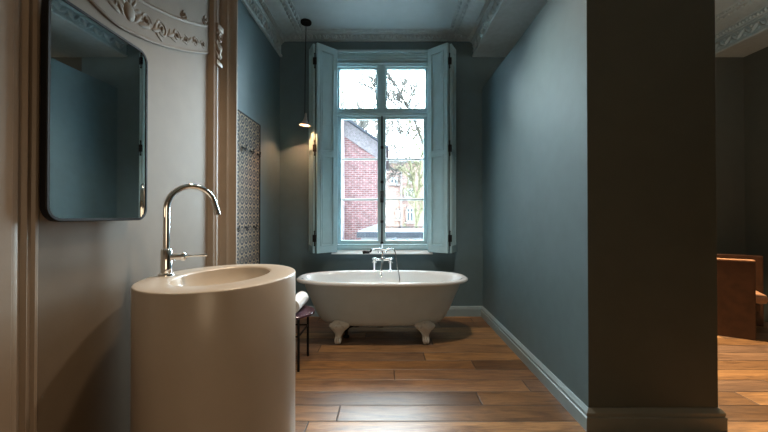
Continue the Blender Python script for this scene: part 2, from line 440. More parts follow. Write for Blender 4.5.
# upright mouldings beside the sunk panel: (distance from the panel edge, proud of the panel)
MO = [(0, 0), (0.006, 0.010), (0.016, 0.026), (0.030, 0.030), (0.036, 0.020), (0.050, 0.012), (0.066, 0.012), (0.074, 0.018), (0.090, 0.018), (0.100, 0.010),
      (0.128, 0.008), (0.140, 0.020), (0.150, 0.045), (0.164, 0.052), (0.176, 0.046), (0.180, 0.034), (0.190, 0.036), (0.200, 0.046), (0.212, 0.036), (0.222, 0.036),
      (0.232, 0.048), (0.244, 0.037), (0.252, 0.037), (0.262, 0.050), (0.272, 0.040), (0.278, 0.052), (0.290, 0.054), (0.298, 0.044), (0.300, 0)]
ML = [(0, 0.0000), (0.006, 0.0060), (0.014, 0.0132), (0.022, 0.0132), (0.028, 0.0060), (0.040, 0.0060), (0.045, 0.0132), (0.051, 0.0180), (0.057, 0.0132), (0.060, 0.0084), (0.072, 0.0084),
      (0.076, 0.0168), (0.084, 0.0204), (0.094, 0.0204), (0.098, 0.0240), (0.17, 0.0240), (0.176, 0.0288), (0.19, 0.0288), (0.196, 0.0240), (0.30, 0.0240), (0.30, 0.0000)]
def upright(name, edge, sgn, MO=MO):
    bm = bmesh.new()
    add_prism(bm, [(BRX + p, edge + sgn * d) for d, p in MO], 0.0, CEIL, 'z')
    return struct(name, bm, M['panelling'], smooth=True, angle=30)
upright('trim_7', E1, 1)
upright('trim_8', E0, -1, ML)
bm = bmesh.new()      # right-hand return of the breast, with its carved drop
add_box(bm, BRX - 0.02, BRX + 0.015, BRY1 - 0.002, BRY1 + 0.012, 0, CEIL)
for k in range(5):
    add_ball(bm, (BRX + 0.030 - 0.004 * (k % 2), BRY1 + 0.014, 2.215 + k * 0.023), 0.017 - 0.002 * abs(k - 2), 2, (1.0, 1.1, 0.9))
struct('trim_9', bm, M['panelling'], smooth=True, angle=40)

# carved relief over the panel
def rel(y): return 1.975 + (0.215 * ((y - 1.38) / 0.70) ** 1.5 if y > 1.38 else 0.20 * ((1.38 - y) / 0.50) ** 1.5)
bm = bmesh.new()
ys = [E0 + (E1 - E0) * i / 36 for i in range(37)]
poly = [(y, rel(y)) for y in ys] + [(E1, 2.85), (E0, 2.85)]
add_prism(bm, poly, BRX, BRX + 0.006, 'x')
xf = BRX + 0.002
add_tube(bm, [(xf - 0.001, y, rel(y) + 0.004) for y in ys], 0.009, 8)
add_tube(bm, [(xf - 0.002, y, rel(y) + 0.026) for y in ys], 0.006, 6)
ys2 = [E0 + 0.03 + (E1 - E0 - 0.06) * i / 36 for i in range(37)]
def rel2(y): return rel(y) + 0.165
add_tube(bm, [(xf - 0.002, y, rel2(y)) for y in ys2], 0.011, 8)
add_tube(bm, [(xf - 0.002, y, rel2(y) + 0.022) for y in ys2], 0.006, 6)
RC = 1.45
def spiral(cy, cz, r0, turns, a0, sgn, w=0.008):
    if not E0 + 0.04 < cy < E1 - 0.03: return
    pts = []; rr = []
    n = int(18 * turns)
    for i in range(n + 1):
        t = i / n; a = a0 + sgn * t * turns * 2 * PI; r = r0 * (1 - 0.86 * t)
        pts.append((xf - 0.001 + 0.005 * t, cy + r * math.cos(a), cz + r * math.sin(a))); rr.append(w * (1 - 0.35 * t))
    add_tube(bm, pts, rr, 8); add_ball(bm, (xf + 0.007, cy, cz), w * 1.1, 1)
def leaf(y0, z0, ang, ln, w=0.3):
    if not E0 + 0.05 < y0 < E1 - 0.05: return
    add_ball(bm, (xf + 0.004, y0 + math.cos(ang) * ln / 2, z0 + math.sin(ang) * ln / 2), ln / 2, 2, (0.13, 1.0, w), Matrix.Rotation(ang, 4, 'X'))
for s in (-1, 1):
    c = RC
    def yy(d): return c + s * d
    def aa(a): return a if s > 0 else PI - a
    spiral(yy(0.10), rel(yy(0.10)) + 0.085, 0.036, 1.6, aa(0.2), s)
    spiral(yy(0.205), rel(yy(0.205)) + 0.075, 0.040, 1.7, aa(2.6), -s)
    spiral(yy(0.325), rel(yy(0.325)) + 0.072, 0.032, 1.5, aa(0.0), s)
    spiral(yy(0.405), rel(yy(0.405)) + 0.060, 0.026, 1.4, aa(2.0), -s)
    spiral(yy(0.385), rel2(yy(0.385)) + 0.03, 0.030, 1.3, aa(3.4), s, 0.010)
    spiral(yy(0.50), rel(yy(0.50)) + 0.060, 0.030, 1.5, aa(0.4), s)
    spiral(yy(0.575), rel(yy(0.575)) + 0.050, 0.022, 1.4, aa(2.0), -s)
    spiral(yy(0.60), rel2(yy(0.60)) + 0.035, 0.034, 1.5, aa(3.4), s, 0.010)
    for d, a, l in ((0.46, 0.5, 0.05), (0.54, 0.8, 0.05), (0.03, 0.9, 0.07), (0.05, 0.3, 0.08), (0.135, 0.5, 0.075), (0.16, -0.4, 0.06), (0.15, 1.2, 0.06), (0.245, 0.6, 0.075), (0.27, 0.0, 0.055), (0.26, 1.3, 0.05),
                    (0.35, 0.7, 0.05), (0.37, 0.1, 0.045), (0.43, 0.9, 0.05)):
        leaf(yy(d), rel(yy(d)) + 0.055, aa(a), l)
add_ball(bm, (xf + 0.002, RC, rel(RC) + 0.085), 0.034, 2, (0.3, 1, 1.25))
for k in range(7):
    a = PI * k / 6
    leaf(RC + 0.03 * math.cos(a), rel(RC) + 0.09 + 0.03 * math.sin(a), a, 0.05)
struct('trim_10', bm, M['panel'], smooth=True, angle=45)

def corbel(name, yc, sgn):
    """leaf bracket sitting in the slot of the upright moulding"""
    bm = bmesh.new(); w = 0.038
    x0 = BRX + 0.008
    add_box(bm, x0, x0 + 0.036, yc - w, yc + w, 2.371, 2.408, bev=0.004)
    add_box(bm, x0, x0 + 0.030, yc - w, yc + w, 2.150, 2.176, bev=0.004)
    pts = []
    for i in range(25):
        t = i / 24; a = 0.4 + t * 3.0 * PI; r = 0.030 * (1 - 0.75 * t)
        pts.append((x0 + 0.030, yc + sgn * r * math.cos(a) * 0.9, 2.326 + r * math.sin(a)))
    add_tube(bm, pts, 0.007, 8)
    for k, (dy, z, l, ang) in enumerate(((0.0, 2.250, 0.10, PI / 2), (-0.018, 2.260, 0.08, 2.1), (0.018, 2.260, 0.08, 1.05), (-0.02, 2.213, 0.06, 2.3), (0.02, 2.213, 0.06, 0.85))):
        add_ball(bm, (x0 + 0.020, yc + dy, z), l / 2, 2, (0.34, 1.0, 0.36), Matrix.Rotation(ang, 4, 'X'))
    return struct(name, bm, M['panelling'], smooth=True, angle=45)
corbel('trim_11', E1 + 0.068, 1)

# ------------------------------------------------------------------ window
win = bpy.data.objects.new('window_1', None); COL.objects.link(win); win['kind'] = 'structure'
win.location = ((WX0 + WX1) / 2, BACK, WZ0)
GY = BACK + 0.11
bm = bmesh.new()     # fixed frame: jambs, stepped head, transom, post over the transom, bottom rail
FY0, FY1 = BACK + 0.055, BACK + 0.15
add_box(bm, WX0, -0.612, FY0, FY1, WZ0, WZ1); add_box(bm, 0.478, WX1, FY0, FY1, WZ0, WZ1)
add_box(bm, WX0, WX1, FY0 - 0.03, FY1, 3.085, WZ1, bev=0.006)
add_box(bm, WX0, WX1, FY0 - 0.012, FY1, 3.060, 3.090, bev=0.004)
add_box(bm, WX0, WX1, FY0, FY1, 3.00, 3.062, bev=0.004)
for z in (3.128, 3.104, 3.075, 3.030): add_box(bm, WX0, WX1, FY0 - 0.052 + (3.128 - z) * 0.3, FY1, z - 0.007, z + 0.007, bev=0.003)
add_box(bm, -0.612, 0.478, FY0 - 0.012, FY1, 2.398, 2.485, bev=0.008)
add_box(bm, -0.612, 0.478, FY0 - 0.022, FY1, 2.420, 2.450, bev=0.006)
add_box(bm, -0.128, -0.030, FY0, FY1, 2.48, 3.02, bev=0.006)
add_box(bm, -0.100, -0.058, FY0 - 0.010, FY1, 2.48, 3.02, bev=0.006)
add_box(bm, -0.612, 0.478, FY0, FY1, WZ0, 0.842, bev=0.006)
add_box(bm, -0.612, 0.478, FY0 - 0.018, FY1, WZ0 + 0.045, WZ0 + 0.065, bev=0.005)
struct('window_frame', bm, M['joinery'], parent=win)
bm = bmesh.new(); add_prism(bm, [(BACK - 0.052, WZ0 - 0.014), (BACK - 0.054, WZ0 - 0.006), (BACK - 0.050, WZ0 - 0.002), (BACK + 0.056, WZ0 + 0.026), (BACK + 0.056, WZ0 - 0.014)], WX0 - 0.02, WX1 + 0.02, 'x')
struct('window_sill', bm, M['sill'], parent=win)
bm = bmesh.new()     # architrave round the opening
for a, b in ((WX0 - 0.018, WX0 + 0.012), (WX1 - 0.012, WX1 + 0.018)): add_box(bm, a, b, BACK - 0.018, BACK + 0.06, WZ0, WZ1 + 0.012, bev=0.004)
add_box(bm, WX0 - 0.018, WX1 + 0.018, BACK - 0.022, BACK + 0.06, WZ1 - 0.012, WZ1 + 0.018, bev=0.005)
struct('window_casing', bm, M['joinery'], parent=win)
def sash(name, x0, x1, z0, z1, s, bars=()):
    bm = bmesh.new(); ya, yb = GY - 0.025, GY + 0.03
    add_box(bm, x0, x0 + s, ya, yb, z0, z1, bev=0.005); add_box(bm, x1 - s, x1, ya, yb, z0, z1, bev=0.005)
    add_box(bm, x0 + s - 0.006, x1 - s + 0.006, ya, yb, z0, z0 + s, bev=0.005); add_box(bm, x0 + s - 0.006, x1 - s + 0.006, ya, yb, z1 - s, z1, bev=0.005)
    f = struct(name, bm, M['joinery'], parent=win)
    struct('glass_pane', box(x0 + s - 0.008, x1 - s + 0.008, GY - 0.002, GY + 0.002, z0 + s - 0.008, z1 - s + 0.008), M['glass'], parent=f)
    for z in bars:
        struct('glazing_bar', box(x0 + s, x1 - s, GY + 0.004, GY + 0.020, z - 0.013, z + 0.013, bev=0.003), M['white_frame'], parent=f)
sash('top_sash', -0.614, -0.118, 2.475, 3.010, 0.028)
sash('top_sash', -0.040, 0.480, 2.475, 3.010, 0.028)
sash('casement', -0.614, -0.080, 0.846, 2.416, 0.046, (1.885, 1.390))
sash('casement', -0.074, 0.480, 0.846, 2.416, 0.046, (1.885, 1.390))
bm = bmesh.new()     # cremone bolt on the meeting stiles
bx, by = -0.073, GY - 0.045
add_tube(bm, [(bx, by, 0.80), (bx, by, 2.48)], 0.0085, 8)
for z in (2.46, 2.02, 1.60, 1.12, 0.86): add_box(bm, bx - 0.017, bx + 0.017, by - 0.012, by + 0.022, z - 0.016, z + 0.016, bev=0.004)
add_box(bm, bx - 0.020, bx + 0.020, by - 0.020, by + 0.022, 1.35, 1.49, bev=0.006)
cb = struct('cremone_bolt', bm, M['iron'], parent=win, smooth=True)
bm = bmesh.new()
add_tube(bm, [(bx, by - 0.02, 1.42), (bx, by - 0.05, 1.42)], 0.009, 8)
add_lathe(bm, [(0, -0.048), (0.012, -0.046), (0.014, 0), (0.012, 0.046), (0, 0.048)], (bx, by - 0.055, 1.425), 12)
struct('bolt_handle', bm, M['iron'], parent=cb, smooth=True)

# shutters: two hinged leaves on either side, folded out into the room
def slab(a, b, z0, z1, th, panels, bm, inner=True):
    """framed leaf standing on the plan line a-b, with sunk fielded panels"""
    a, b = Vector((*a, 0)), Vector((*b, 0)); d = (b - a); Ln = d.length; d.normalize(); n = Vector((-d.y, d.x, 0))
    def bx(s0, s1, t0, t1, zz0, zz1, bev=0.0):
        t = bmesh.new(); add_box(t, s0, s1, t0, t1, zz0, zz1, bev=bev)
        mat = Matrix(((d.x, n.x, 0, a.x), (d.y, n.y, 0, a.y), (0, 0, 1, 0), (0, 0, 0, 1)))
        bmesh.ops.transform(t, matrix=mat, verts=t.verts)
        me = bpy.data.meshes.new('tmp'); t.to_mesh(me); t.free(); bm.from_mesh(me); bpy.data.meshes.remove(me)
    st = 0.052 if Ln > 0.25 else 0.04
    bx(0, st, -th / 2, th / 2, z0, z1, 0.002); bx(Ln - st, Ln, -th / 2, th / 2, z0, z1, 0.002)
    zs = [z0] + panels + [z1]
    for z in zs:
        za, zb = (z, z + 0.085) if z == z0 else ((z - 0.075, z) if z == z1 else (z - 0.032, z + 0.032))
        bx(st - 0.004, Ln - st + 0.004, -th / 2, th / 2, za, zb, 0.002)
    bx(st - 0.004, Ln - st + 0.004, -th / 6, th / 6, z0 + 0.02, z1 - 0.02)
    for i in range(len(zs) - 1):
        p0 = zs[i] + (0.085 if i == 0 else 0.032); p1 = zs[i + 1] - (0.075 if i == len(zs) - 2 else 0.032)
        bx(st + 0.022, Ln - st - 0.022, -th / 3.4, th / 3.4, p0 + 0.022, p1 - 0.022, 0.003)
        for e in (0, 1):      # bolection bead round each panel
            zc = p0 if e == 0 else p1
            bx(st - 0.006, Ln - st + 0.006, -th / 2 - 0.008, th / 2 + 0.008, zc - 0.007, zc + 0.007, 0.003)
            sc = st if e == 0 else Ln - st
            bx(sc - 0.007, sc + 0.007, -th / 2 - 0.008, th / 2 + 0.008, p0, p1, 0.003)
    return bm

def shutter(side, label):
    c = -0.065
    X = lambda d: c + side * d
    inner = (X(0.545), BACK - 0.020); hinge = (X(0.747), 3.865); free = (X(0.864), BACK - 0.022); h2 = (X(0.780), 3.885)
    z0, z1 = 0.765, 3.160
    t = thing('window_shutter', label, 'shutter', (X(0.7), BACK - 0.02, z0), 'folding shutters of the tall window')
    bm = slab(inner, hinge, z0, z1, 0.030, [1.915], bmesh.new())
    obj('front_leaf', bm, M['joinery'], t)
    bm = slab(h2, free, z0, z1, 0.024, [1.915], bmesh.new())
    obj('rear_leaf', bm, M['joinery'], t)
    for z in (2.955, 1.960, 0.935):
        bm = bmesh.new()
        hx, hy = X(0.766), 3.862
        add_tube(bm, [(hx, hy, z - 0.075), (hx, hy, z + 0.075)], 0.0065, 8)
        add_tube(bm, [(hx, hy, z - 0.040), (hx, hy, z + 0.040)], 0.010, 10)
        add_ball(bm, (hx, hy, z + 0.080), 0.010, 1); add_ball(bm, (hx, hy, z - 0.080), 0.010, 1)
        add_box(bm, min(X(0.742), X(0.790)), max(X(0.742), X(0.790)), hy + 0.004, hy + 0.011, z - 0.040, z + 0.040)
        obj('hinge', bm, M['iron'], t, smooth=True)
    return t
shutter(-1, 'blue-grey panelled folding shutter on the left of the window, beside the pendant lamp')
shutter(1, 'blue-grey panelled folding shutter on the right of the window, nearest the partition')

# ------------------------------------------------------------------ bathtub
TX, TY = -0.056, 3.405
def sup(hl, hw, z, n=2.6, seg=72, cx=TX, cy=TY):
    r = []
    for k in range(seg):
        a = 2 * PI * k / seg; ca, sa = math.cos(a), math.sin(a)
        hl_ = hl - 0.014
        r.append((cx + hl_ * math.copysign(abs(ca) ** (2 / n), ca), cy + hw * math.copysign(abs(sa) ** (2 / n), sa), z))
    return r
tub = thing('bathtub', 'white freestanding bathtub with rolled rim on claw feet below the window', 'bathtub', (TX, TY, 0))
bm = bmesh.new()
loft(bm, [sup(hl, hw, z) for hl, hw, z in ((0.795, 0.325, 0.562), (0.782, 0.316, 0.540), (0.762, 0.306, 0.480), (0.730, 0.294, 0.410), (0.696, 0.282, 0.332), (0.664, 0.268, 0.265),
                                            (0.636, 0.252, 0.212), (0.600, 0.230, 0.174), (0.540, 0.195, 0.153), (0.42, 0.14, 0.146), (0.2, 0.06, 0.143))], (False, True))
tub_shell = obj('tub_shell', bm, M['tub_out'], tub, smooth=True, angle=60)
bm = bmesh.new()
loft(bm, [sup(hl, hw, z) for hl, hw, z in ((0.796, 0.326, 0.5550), (0.826, 0.346, 0.5520), (0.848, 0.364, 0.5590), (0.858, 0.372, 0.5720), (0.853, 0.369, 0.5850), (0.836, 0.357, 0.5930), (0.812, 0.340, 0.5920),
                                            (0.790, 0.322, 0.5810), (0.772, 0.309, 0.5590), (0.750, 0.296, 0.510), (0.715, 0.280, 0.430), (0.676, 0.264, 0.340), (0.630, 0.242, 0.265), (0.570, 0.205, 0.215),
                                            (0.46, 0.15, 0.195), (0.2, 0.06, 0.190))], (False, True))
obj('rim_and_interior', bm, M['enamel'], tub, smooth=True, angle=60)['label'] = 'glossy white rolled rim and inside of the tub'
def foot(sx, sy):
    bm = bmesh.new()
    fx, fy = TX + sx * 0.395, TY + sy * 0.205
    path = [(fx, fy - sy * 0.020, 0.238, 0.010, 0.006), (fx, fy - sy * 0.004, 0.224, 0.030, 0.012), (fx + sx * 0.001, fy + sy * 0.008, 0.205, 0.060, 0.018), (fx + sx * 0.003, fy + sy * 0.016, 0.183, 0.088, 0.026), (fx + sx * 0.004, fy + sy * 0.020, 0.165, 0.092, 0.030), (fx + sx * 0.006, fy + sy * 0.018, 0.143, 0.074, 0.030),
            (fx + sx * 0.008, fy + sy * 0.012, 0.120, 0.052, 0.027), (fx + sx * 0.010, fy + sy * 0.010, 0.096, 0.037, 0.024), (fx + sx * 0.012, fy + sy * 0.012, 0.072, 0.029, 0.023), (fx + sx * 0.012, fy + sy * 0.016, 0.050, 0.033, 0.027), (fx + sx * 0.012, fy + sy * 0.016, 0.030, 0.030, 0.028)]
    rings = []
    for x, y, z, w, d in path:
        rings.append([(x + w * math.cos(2 * PI * k / 20) * (1 + 0.06 * math.cos(8 * PI * k / 20)), y + d * math.sin(2 * PI * k / 20), z) for k in range(20)])
    loft(bm, rings, (True, True))
    add_ball(bm, (fx + sx * 0.012, fy + sy * 0.020, 0.030), 0.030, 3)
    for q in (-1, 0, 1):      # claws gripping the ball
        add_tube(bm, [(fx + sx * 0.012 + q * 0.016, fy + sy * 0.020, 0.072), (fx + sx * 0.012 + q * 0.023, fy + sy * 0.042, 0.052), (fx + sx * 0.012 + q * 0.023, fy + sy * 0.049, 0.030), (fx + sx * 0.012 + q * 0.018, fy + sy * 0.044, 0.010)], [0.009, 0.009, 0.007, 0.003], 8)
    for q in (-1, 1):         # leaf scrolls on the shoulder plate
        pts = []
        for i in range(15):
            t = i / 14; a = PI / 2 + q * t * 2.2 * PI; r = 0.018 * (1 - 0.8 * t)
            pts.append((fx + q * 0.036 + r * math.cos(a), fy + sy * 0.046, 0.160 + r * math.sin(a)))
        add_tube(bm, pts, 0.006, 6)
    for q in (-2, -1, 0, 1, 2):
        add_ball(bm, (fx + q * 0.012, fy + sy * 0.032, 0.170 + 0.012 * (2 - abs(q))), 0.022, 2, (0.34, 0.4, 1.0), Matrix.Rotation(q * 0.35, 4, 'Y'))
    add_ball(bm, (fx, fy + sy * 0.006, 0.232), 0.014, 2)
    obj('claw_foot', bm, M['foot'], tub, smooth=True, angle=60)
for sx in (-1, 1):
    for sy in (-1, 1): foot(sx, sy)
bm = bmesh.new()      # waste trap under the tub
add_tube(bm, [(TX - 0.02, TY - 0.06, 0.165), (TX - 0.02, TY - 0.06, 0.135), (TX - 0.06, TY - 0.06, 0.122), (TX - 0.18, TY - 0.06, 0.130), (TX - 0.28, TY - 0.06, 0.125), (TX - 0.33, TY - 0.06, 0.105), (TX - 0.352, TY - 0.06, 0.07), (TX - 0.352, TY - 0.06, 0.0)], 0.016, 10)
add_tube(bm, [(TX - 0.05, TY - 0.06, 0.128), (TX + 0.01, TY - 0.06, 0.128)], 0.027, 12)
add_tube(bm, [(TX - 0.27, TY - 0.06, 0.125), (TX - 0.23, TY - 0.06, 0.128)], 0.023, 12)
add_tube(bm, [(TX - 0.352, TY - 0.06, 0.005), (TX - 0.352, TY - 0.06, 0.02)], 0.03, 12)
obj('waste_pipe', bm, M['iron'], tub, smooth=True)['label'] = 'black waste pipe under the tub'
# bath mixer standing on the far rim
RY = TY + 0.345; RZ = 0.583
mx0, mx1, mc = TX - 0.094, TX + 0.082, TX - 0.006
bm = bmesh.new()
for x in (mx0, mx1):
    add_lathe(bm, [(0.026, 0.0), (0.026, 0.006), (0.014, 0.012), (0.0125, 0.10), (0.017, 0.106), (0.020, 0.125), (0.017, 0.144), (0.010, 0.150)], (x, RY, RZ), 16)
add_tube(bm, [(mx0, RY, RZ + 0.125), (mx1, RY, RZ + 0.125)], 0.013, 12)
add_lathe(bm, [(0.016, 0.0), (0.022, 0.006), (0.022, 0.05), (0.016, 0.056), (0.011, 0.07), (0.010, 0.19), (0.016, 0.20)], (mc, RY, RZ + 0.10), 16)
mixer = obj('bath_mixer', bm, M['chrome'], tub, smooth=True)
mixer['label'] = 'chrome bath mixer on two risers with hand shower cradle'
for x, s in ((mx0, -1), (mx1, 1)):
    bm = bmesh.new()
    add_tube(bm, [(x, RY - 0.01, RZ + 0.125), (x, RY - 0.05, RZ + 0.125)], [0.014, 0.010], 12)
    for k in range(4):
        a = PI / 4 + k * PI / 2
        add_tube(bm, [(x, RY - 0.05, RZ + 0.125), (x + 0.028 * math.cos(a), RY - 0.05, RZ + 0.125 + 0.028 * math.sin(a))], 0.005, 8)
        add_ball(bm, (x + 0.030 * math.cos(a), RY - 0.05, RZ + 0.125 + 0.030 * math.sin(a)), 0.007, 1)
    obj('cross_handle', bm, M['chrome'], mixer, smooth=True)
bm = bmesh.new()
add_tube(bm, [(mc, RY - 0.01, RZ + 0.125), (mc, RY - 0.035, RZ + 0.118), (mc - 0.004, RY - 0.055, RZ + 0.08), (mc - 0.010, RY - 0.065, RZ + 0.03), (mc - 0.012, RY - 0.085, RZ - 0.005), (mc - 0.012, RY - 0.115, RZ - 0.020), (mc - 0.012, RY - 0.13, RZ - 0.045)], [0.013, 0.013, 0.012, 0.012, 0.012, 0.013, 0.015], 12)
obj('spout', bm, M['chrome'], mixer, smooth=True)
bm = bmesh.new()      # hand shower lying in the cradle
hz = RZ + 0.235
add_tube(bm, [(mc - 0.115, RY - 0.005, hz), (mc - 0.06, RY - 0.005, hz + 0.002), (mc + 0.05, RY - 0.005, hz + 0.004), (mc + 0.10, RY - 0.005, hz + 0.010)], [0.010, 0.014, 0.014, 0.010], 12)
for x in (-0.045, 0.045):
    add_tube(bm, [(mc, RY, RZ + 0.285 - 0.09), (mc + x, RY, hz - 0.028), (mc + x, RY - 0.005, hz - 0.012)], 0.006, 8)
obj('hand_shower', bm, M['chrome'], mixer, smooth=True)
bm = bmesh.new()
add_tube(bm, [(mc - 0.215, RY - 0.01, hz - 0.030), (mc - 0.20, RY - 0.01, hz - 0.026), (mc - 0.14, RY - 0.008, hz - 0.026)], [0.016, 0.018, 0.014], 12)
add_tube(bm, [(mc - 0.14, RY - 0.008, hz - 0.026), (mc - 0.115, RY - 0.005, hz)], [0.010, 0.009], 10)
obj('shower_head', bm, M['black'], mixer, smooth=True)['label'] = 'black hand shower grip'
bm = bmesh.new()
hp = [(0.10, 0, 0.010), (0.125, -0.01, 0.005), (0.143, -0.02, -0.030), (0.153, -0.035, -0.10), (0.165, -0.055, -0.18), (0.178, -0.075, -0.25), (0.185, -0.09, -0.30), (0.187, -0.10, -0.355)]
add_tube(bm, [(mc + a, RY + b, hz + c) for a, b, c in hp], 0.0065, 8)
obj('shower_hose', bm, M['chrome'], mixer, smooth=True)

# ------------------------------------------------------------------ washbasin pillar
SX, SY, SZ = -0.744, 1.545, 0.928
RX, RYY, ROT = 0.305, 0.362, 0.14
def ell(rx, ry, z, cx=SX, cy=SY, seg=96, rot=ROT, n=2.0):
    r = []
    for k in range(seg):
        a = 2 * PI * k / seg; ca, sa = math.cos(a), math.sin(a)
        ex = rx * math.copysign(abs(ca) ** (2 / n), ca); ey = ry * math.copysign(abs(sa) ** (2 / n), sa)
        r.append((cx + ex * math.cos(rot) + ey * math.sin(rot), cy - ex * math.sin(rot) + ey * math.cos(rot), z))
    return r
basin = thing('washbasin', 'tall cream oval pillar washbasin standing below the black-framed mirror', 'washbasin', (SX, SY, 0))
BX, BY = -0.750, 1.565
bm = bmesh.new()
loft(bm, [ell(RX, RYY, 0.0), ell(RX, RYY, 0.3), ell(RX, RYY, 0.6), ell(RX, RYY, SZ - 0.006), ell(RX - 0.002, RYY - 0.002, SZ - 0.002), ell(RX - 0.006, RYY - 0.006, SZ),
          ell(0.190, 0.262, SZ, BX, BY), ell(0.184, 0.256, SZ - 0.002, BX, BY), ell(0.180, 0.252, SZ - 0.008, BX, BY)], (True, False))
obj('pillar', bm, M['solid'], basin, smooth=True, angle=50)
bm = bmesh.new()
loft(bm, [ell(0.180, 0.252, SZ - 0.008, BX, BY), ell(0.176, 0.247, SZ - 0.03, BX, BY), ell(0.165, 0.232, SZ - 0.065, BX, BY), ell(0.140, 0.20, SZ - 0.095, BX, BY), ell(0.10, 0.14, SZ - 0.113, BX, BY), ell(0.05, 0.065, SZ - 0.120, BX, BY), ell(0.02, 0.02, SZ - 0.122, BX, BY)], (False, True))
obj('bowl', bm, M['bowl'], basin, smooth=True, angle=60)
bm = bmesh.new(); add_lathe(bm, [(0.034, 0.0), (0.034, 0.006), (0.028, 0.010), (0, 0.012)], (BX, BY, SZ - 0.121), 24)
obj('drain', bm, M['chrome'], basin, smooth=True)
# faucet
FX, FYc = -1.000, 1.540
fd = Vector((0.57, 0.82, 0)).normalized()   # direction of the spout
bm = bmesh.new()
add_lathe(bm, [(0.031, 0.0), (0.031, 0.006), (0.027, 0.011), (0.0225, 0.013), (0.0225, 0.115), (0.019, 0.120), (0.0145, 0.123)], (FX, FYc, SZ - 0.001), 28)
faucet = obj('faucet', bm, M['chrome'], basin, smooth=True, angle=40)
faucet['label'] = 'chrome gooseneck basin faucet with side lever'
bm = bmesh.new()
R = 0.112; top = SZ + 0.298
pts = [(FX, FYc, SZ + 0.115), (FX, FYc, SZ + 0.19), (FX, FYc, top - 0.01)]
for i in range(21):
    a = PI - i / 20 * (PI * 0.93)
    pts.append((FX + fd.x * (R + R * math.cos(a)), FYc + fd.y * (R + R * math.cos(a)), top + R * math.sin(a)))
e = Vector(pts[-1]); pv = (e - Vector(pts[-2])).normalized()
pts.append(e + pv * 0.03)
add_tube(bm, pts, 0.0135, 16)
add_tube(bm, [e + pv * 0.028, e + pv * 0.050], 0.0150, 16)
obj('spout', bm, M['chrome'], faucet, smooth=True, angle=40)
bm = bmesh.new()
ld = Vector((0.93, 0.36, 0)).normalized(); lz = SZ + 0.082
o0 = Vector((FX, FYc, lz))
add_tube(bm, [o0 + ld * 0.018, o0 + ld * 0.058, o0 + ld * 0.060, o0 + ld * 0.072, o0 + ld * 0.078], [0.0165, 0.0165, 0.020, 0.020, 0.013], 16)
add_tube(bm, [o0 + ld * 0.076, o0 + ld * 0.11 + Vector((0, 0, 0.003)), o0 + ld * 0.165 + Vector((0, 0, 0.002))], [0.0065, 0.0055, 0.0065], 10)
obj('lever', bm, M['chrome'], faucet, smooth=True, angle=40)

# ------------------------------------------------------------------ mirror
def rrect(y0, y1, z0, z1, r, x, n=10):
    p = []
    for cy, cz, a0 in ((y1 - r, z1 - r, 0), (y0 + r, z1 - r, PI / 2), (y0 + r, z0 + r, PI), (y1 - r, z0 + r, 1.5 * PI)):
        for i in range(n + 1):
            a = a0 + i / n * PI / 2; p.append((x, cy + r * math.cos(a), cz + r * math.sin(a)))
    return p
MY0, MY1, MZ0, MZ1, MR = 1.047, 1.490, 1.178, 1.906, 0.050
mir = thing('wall_mirror', 'rounded rectangular mirror in a thin black frame on the beige panel', 'mirror', (BRX, (MY0 + MY1) / 2, MZ0))
bm = bmesh.new(); t = 0.011
xa, xb = BRX + 0.040, BRX + 0.060
loft(bm, [rrect(MY0, MY1, MZ0, MZ1, MR, xa), rrect(MY0, MY1, MZ0, MZ1, MR, xb - 0.003), rrect(MY0 + 0.003, MY1 - 0.003, MZ0 + 0.003, MZ1 - 0.003, MR - 0.003, xb),
          rrect(MY0 + t, MY1 - t, MZ0 + t, MZ1 - t, MR - t, xb), rrect(MY0 + t, MY1 - t, MZ0 + t, MZ1 - t, MR - t, xa + 0.004)])
obj('mirror_frame', bm, M['black'], mir, smooth=True, angle=30)['label'] = 'black metal frame'
bm = bmesh.new(); r1 = rrect(MY0 + 0.005, MY1 - 0.005, MZ0 + 0.005, MZ1 - 0.005, MR - 0.005, xa - 0.003); r2 = [(xb - 0.003, y, z) for x, y, z in r1]
loft(bm, [r1, r2], (True, True))
obj('mirror_glass', bm, M['mirror'], mir)
obj('wall_bracket', box(BRX - 0.001, xa, 1.12, 1.39, 1.30, 1.78), M['black'], mir)

